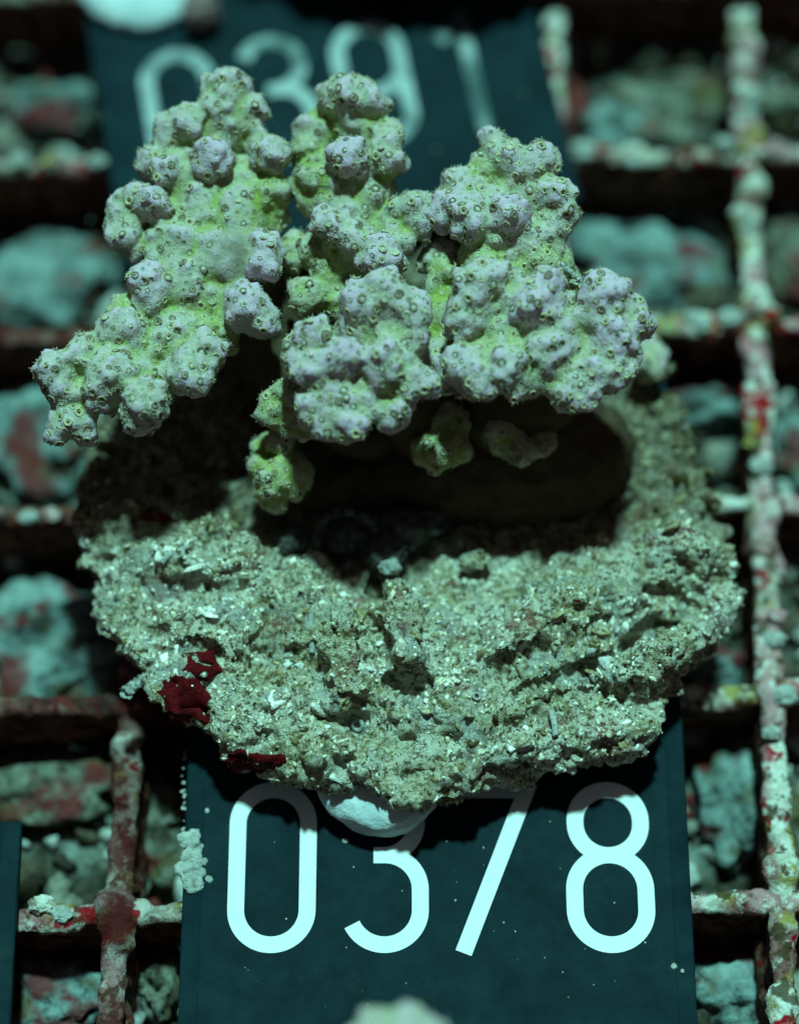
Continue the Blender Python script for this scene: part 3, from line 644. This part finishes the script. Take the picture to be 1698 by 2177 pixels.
def tentacles(p, N, r, R):
    """little thorn tentacles round every polyp mouth"""
    n = len(p); K = 5; th = rng.uniform(0, 6.28, (n, 1))+np.linspace(0, 2*np.pi, K, endpoint=False)[None]
    rad_ = R[:, :, 0][:, None]*np.cos(th)[..., None]+R[:, :, 1][:, None]*np.sin(th)[..., None]
    b = p[:, None]+rad_*r[:, None, None]; L = (r*rng.uniform(.1, .8, n))[:, None, None]
    tip = b+(N[:, None]*.85+rad_*.55)*L+rng.normal(size=b.shape)*.015
    w = .009; tg = np.cross(N[:, None], rad_)
    V = np.stack([b+tg*w, b-tg*w, b+rad_*w*1.6, tip], 2).reshape(-1, 3)
    F0 = np.array([[0, 1, 3], [1, 2, 3], [2, 0, 3]]); m = n*K
    return V, (F0[None]+(np.arange(m)*4)[:, None, None]).reshape(-1, 3)

TV, TF = [], []                                       # one polyp cup: a low ring with a pale mouth
nu, nv_ = 9, 4
for i in range(nu):
    a = 2*math.pi*i/nu
    for j in range(nv_):
        b = 2*math.pi*j/nv_; TV.append(((1+.38*math.cos(b))*math.cos(a), (1+.38*math.cos(b))*math.sin(a), .38*math.sin(b)))
for i in range(nu):
    for j in range(nv_):
        a, b, c, d = i*nv_+j, ((i+1) % nu)*nv_+j, ((i+1) % nu)*nv_+(j+1) % nv_, i*nv_+(j+1) % nv_
        TF += [(a, b, c), (a, c, d)]
k0 = len(TV); TV += [(0, 0, .22)]+[(.5*math.cos(6.2832*i/6), .5*math.sin(6.2832*i/6), .02) for i in range(6)]
TF += [(k0, k0+1+i, k0+1+(i+1) % 6) for i in range(6)]
CUP = (np.array(TV), np.array(TF)); CUPC = np.r_[np.zeros(k0), np.ones(7)]

def min_dist(p, d):
    keep = []; grid = {}
    for i, q in enumerate(p):
        c = tuple((q//d).astype(int)); ok = True
        for a in (-1, 0, 1):
            for b in (-1, 0, 1):
                for e in (-1, 0, 1):
                    for j in grid.get((c[0]+a, c[1]+b, c[2]+e), ()):
                        if ((p[j]-q)**2).sum() < d*d: ok = False; break
        if ok: keep.append(i); grid.setdefault(c, []).append(i)
    return np.array(keep)

def branch(name, L, zf, stalk, seed, hgrid=.055, density=1.0, parent=None, base=CB, lilac=0.0):
    parent = parent or coral
    bl = []; kinds = []
    for t in L:
        px, py, r, dz = t[:4]; z = zf(px, py)+(dz if dz < .4 else .20+.28*dz)
        big = r > 48; bl.append(W3(px, py, z+(-.36 if big else .12*math.sin(px*.37+py*.53) if r > 24 else 0), r/100*(.95 if big else 1.0))); kinds.append(t[4] if len(t) > 4 else 0)
    nb = len(bl); r2 = np.random.default_rng(seed)
    # small warts (verrucae) on the knobs
    for i in range(nb):
        for k in range(int(5+20*bl[i][3]+30*bl[i][3]**2)):
            d = r2.normal(size=3); d += VIEW*.8; d /= np.linalg.norm(d); R = bl[i][3]
            c = np.array(bl[i][:3])+d*R*.985; bl.append((*c, r2.uniform(.07, .13))); kinds.append(kinds[i])
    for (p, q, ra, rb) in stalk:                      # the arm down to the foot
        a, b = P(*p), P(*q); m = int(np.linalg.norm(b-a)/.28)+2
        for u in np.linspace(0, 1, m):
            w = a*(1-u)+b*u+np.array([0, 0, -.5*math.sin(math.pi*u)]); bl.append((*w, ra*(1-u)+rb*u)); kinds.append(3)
    V, Q = blob_mesh(bl, hgrid, .036, .03, seed, .03)
    Bc = np.array(bl); kd = np.array(kinds)
    # colour of the tissue by growth: young tips mauve, the old connecting tissue yellow green; stalks get painted shade
    best = np.full(len(V), 9.0); tip = np.zeros(len(V)); gr = np.zeros(len(V)); stalk_dk = np.zeros(len(V)); wt = np.zeros(len(V))
    for i in range(len(Bc)):
        near = np.nonzero((np.abs(V-Bc[i, :3]) < Bc[i, 3]+.3).all(1))[0]
        d = np.linalg.norm(V[near]-Bc[i, :3], axis=1)-Bc[i, 3]; w = np.exp(-np.maximum(d, -.1)/.06)
        wt[near] += w; tip[near] += w*(kd[i] == 1); gr[near] += w*(kd[i] == 2); stalk_dk[near] += w*(kd[i] == 3)
    tip /= wt+1e-9; gr /= wt+1e-9; stalk_dk /= wt+1e-9
    nz = fbm(V*1.6, 3, seed+31)
    nl = fbm(V*.8, 3, seed+57); N = normals(V, Q); Vs = relax(V, Q, 26, .9); cv = ((V-Vs)*N).sum(1)+.02*nz
    cv = cv+.25*(((V-relax(Vs, Q, 40, .9))*N).sum(1))
    young = sstep(.01, .12, cv); recess = sstep(.02, -.06, cv)
    tip = np.clip(.5*tip+.9*young*(.55+.45*sstep(-.4, .3, nz))*(1-.6*gr), 0, 1); gr = np.clip(gr*(1-.4*young)+(.95-.3*lilac)*recess, 0, 1); tip = np.clip(tip+lilac*.55*(1-gr)*sstep(-.5, .3, nl), 0, 1)
    o = mk(name, V, Q, CORAL, parent, base, attrs={'tip': tip, 'green': gr, 'recess': stalk_dk})
    n = int(4400*density); p, fn = on_surface(V, Q, n, lambda f, c: (f@VIEW > -.35)*1.0)
    k = min_dist(p, .15); dd = np.array([np.min(((Bc[kd == 3, :3]-q)**2).sum(1)-Bc[kd == 3, 3]**2) if (kd == 3).any() else 9 for q in p[k]]); k = k[dd > .12]; p, fn = p[k], fn[k]; n = len(p)
    # smooth normal from the nearest vertex-ish: reuse the face normal
    R = rot_to(fn); r = .022+.056*rng.random(n)**1.4
    Vp, Fp, m = scatter(CUP, p-fn*.002, R, np.stack([r, r, r*.7], 1), .12)
    dk = rng.random(n); ring = np.array([(.30, .23, .12)])*(.7+.9*dk[:, None])+np.array([(.10, .11, .07)])*(dk[:, None] > .55)*1.6
    cen = np.where(rng.random(n)[:, None] < .45, np.array([(.58, .54, .46)]), np.array([(.13, .08, .03)]))
    tone = ring[:, None]*(1-CUPC[None, :, None])+cen[:, None]*CUPC[None, :, None]
    Vt, Ft = tentacles(p+fn*.01, fn, r*1.25, R)
    tt = np.repeat(np.array([(.62, .60, .46)])*rng.uniform(.7, 1.2, (n*5, 1)), 4, 0)
    mk('polyps', np.concatenate([Vp, Vt]), np.concatenate([Fp, Ft+len(Vp)]), POLYP, o, base, attrs={'tone': np.concatenate([tone.reshape(-1, 3), tt])}, kind='stuff')
    return o

foot = (1010, 1000, 1.7)
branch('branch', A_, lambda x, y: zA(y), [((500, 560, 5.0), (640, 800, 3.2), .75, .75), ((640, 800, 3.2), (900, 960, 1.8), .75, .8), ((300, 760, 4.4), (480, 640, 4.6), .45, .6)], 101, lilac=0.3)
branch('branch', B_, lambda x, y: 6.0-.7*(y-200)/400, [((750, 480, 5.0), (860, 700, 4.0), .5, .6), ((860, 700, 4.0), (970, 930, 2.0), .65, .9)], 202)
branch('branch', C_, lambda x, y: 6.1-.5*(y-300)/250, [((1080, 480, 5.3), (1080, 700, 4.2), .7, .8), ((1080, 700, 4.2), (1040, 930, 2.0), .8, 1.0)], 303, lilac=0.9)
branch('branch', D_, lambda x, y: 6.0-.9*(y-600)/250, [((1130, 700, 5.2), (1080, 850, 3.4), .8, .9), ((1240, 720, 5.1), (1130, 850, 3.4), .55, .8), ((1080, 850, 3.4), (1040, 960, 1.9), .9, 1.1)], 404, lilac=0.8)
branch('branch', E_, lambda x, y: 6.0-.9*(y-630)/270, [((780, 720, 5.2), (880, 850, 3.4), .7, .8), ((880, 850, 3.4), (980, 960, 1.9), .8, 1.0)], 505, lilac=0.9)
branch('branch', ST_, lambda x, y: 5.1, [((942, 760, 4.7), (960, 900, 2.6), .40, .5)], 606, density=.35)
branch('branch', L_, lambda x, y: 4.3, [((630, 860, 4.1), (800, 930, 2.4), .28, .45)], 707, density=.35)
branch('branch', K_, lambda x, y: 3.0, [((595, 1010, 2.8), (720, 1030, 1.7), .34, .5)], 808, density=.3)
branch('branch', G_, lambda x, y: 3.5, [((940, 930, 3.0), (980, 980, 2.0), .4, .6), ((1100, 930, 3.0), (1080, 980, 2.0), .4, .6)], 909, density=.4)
# the smooth foot spreading over the disc
fb = [(lambda x, y, z, r: W3(x, y, z+.3, r))(*q) for q in [(1080, 985, 1.55, 1.15), (1230, 965, 1.45, 1.0), (950, 1000, 1.45, .95), (860, 1010, 1.35, .7), (1150, 900, 1.9, 1.1), (1000, 930, 1.8, 1.0), (760, 1030, 1.25, .6), (1180, 1010, 1.3, .9), (1270, 955, .9, .7)]]
V, Q = blob_mesh(fb, .09, .25, .05, 15, .10); mk('foot', V, Q, BASE, coral, CB)
# bits that have settled on the coral
st = thing('detritus_twig', P(1240, 600, 5.4), 'short pale detritus twig lying across the right coral branch', 'twig')
tube('stem', [P(1195, 562, 5.75), P(1215, 580, 5.75), P(1232, 596, 5.7), P(1244, 607, 5.65)], .06, .05, TUBE, st, P(1240, 600, 5.4), 8, .3)
crust('knot', [(1196, 564, 5.75, .08), (1206, 572, 5.75, .06), (1240, 603, 5.7, .07), (1248, 608, 5.65, .05)], TUFT, st, P(1240, 600, 5.4), 3)
c = P(1378, 765, 2.2)
kn = branch('algae_nodule', [(1382, 742, 20, 0), (1371, 780, 27, 0, 2), (1395, 755, 16, 0), (1360, 765, 18, 0), (1390, 785, 18, -.05)], lambda x, y: 2.1, [((1375, 775, 2.0), (1380, 790, 1.5), .2, .25)], 111, density=.08)

# ---------------------------------------------------------------- neighbours just outside the frame
# the next disc up the row, copied with its parts; it shades the top of the faded tag
up = plug.copy(); link(up); up['label'] = 'next crusted disc above the top edge, shading the faded tag'
a = math.atan2(x2[1], x2[0]); low = P(900, -14, 1.35+ZD)
loc = np.array([low[0]+7.0*math.sin(-a)*-1, low[1]+6.35, PB[2]])
up.location = Vector((low[0], low[1]+6.3, PB[2]+.35))*S; up.rotation_euler = (0, 0, a)
for ch in list(plug.children):
    if ch.name.split('.')[0] in ('disc', 'shell_grit', 'rock_nodules'):
        q = ch.copy(); link(q, up)
# the tip of the next coral down the row
nb_base = P(840, 2330, ZT)
nxt = thing('branching_coral', nb_base, 'blurred pale coral tip poking up from the bottom edge', 'coral', 'corals')
branch('branch', [(800, 2195, 42, 0), (860, 2190, 45, 0), (900, 2205, 38, 0), (770, 2225, 40, 0), (840, 2240, 70, -.1), (800, 2290, 70, -.2), (890, 2280, 60, -.2), (930, 2240, 36, 0)], lambda x, y: 5.2, [((840, 2270, 5.0), (840, 2380, .9), .6, .9)], 121, density=.25, parent=nxt, base=nb_base)

scene.render.resolution_x, scene.render.resolution_y = 798, 1024
scene.render.engine = 'CYCLES'
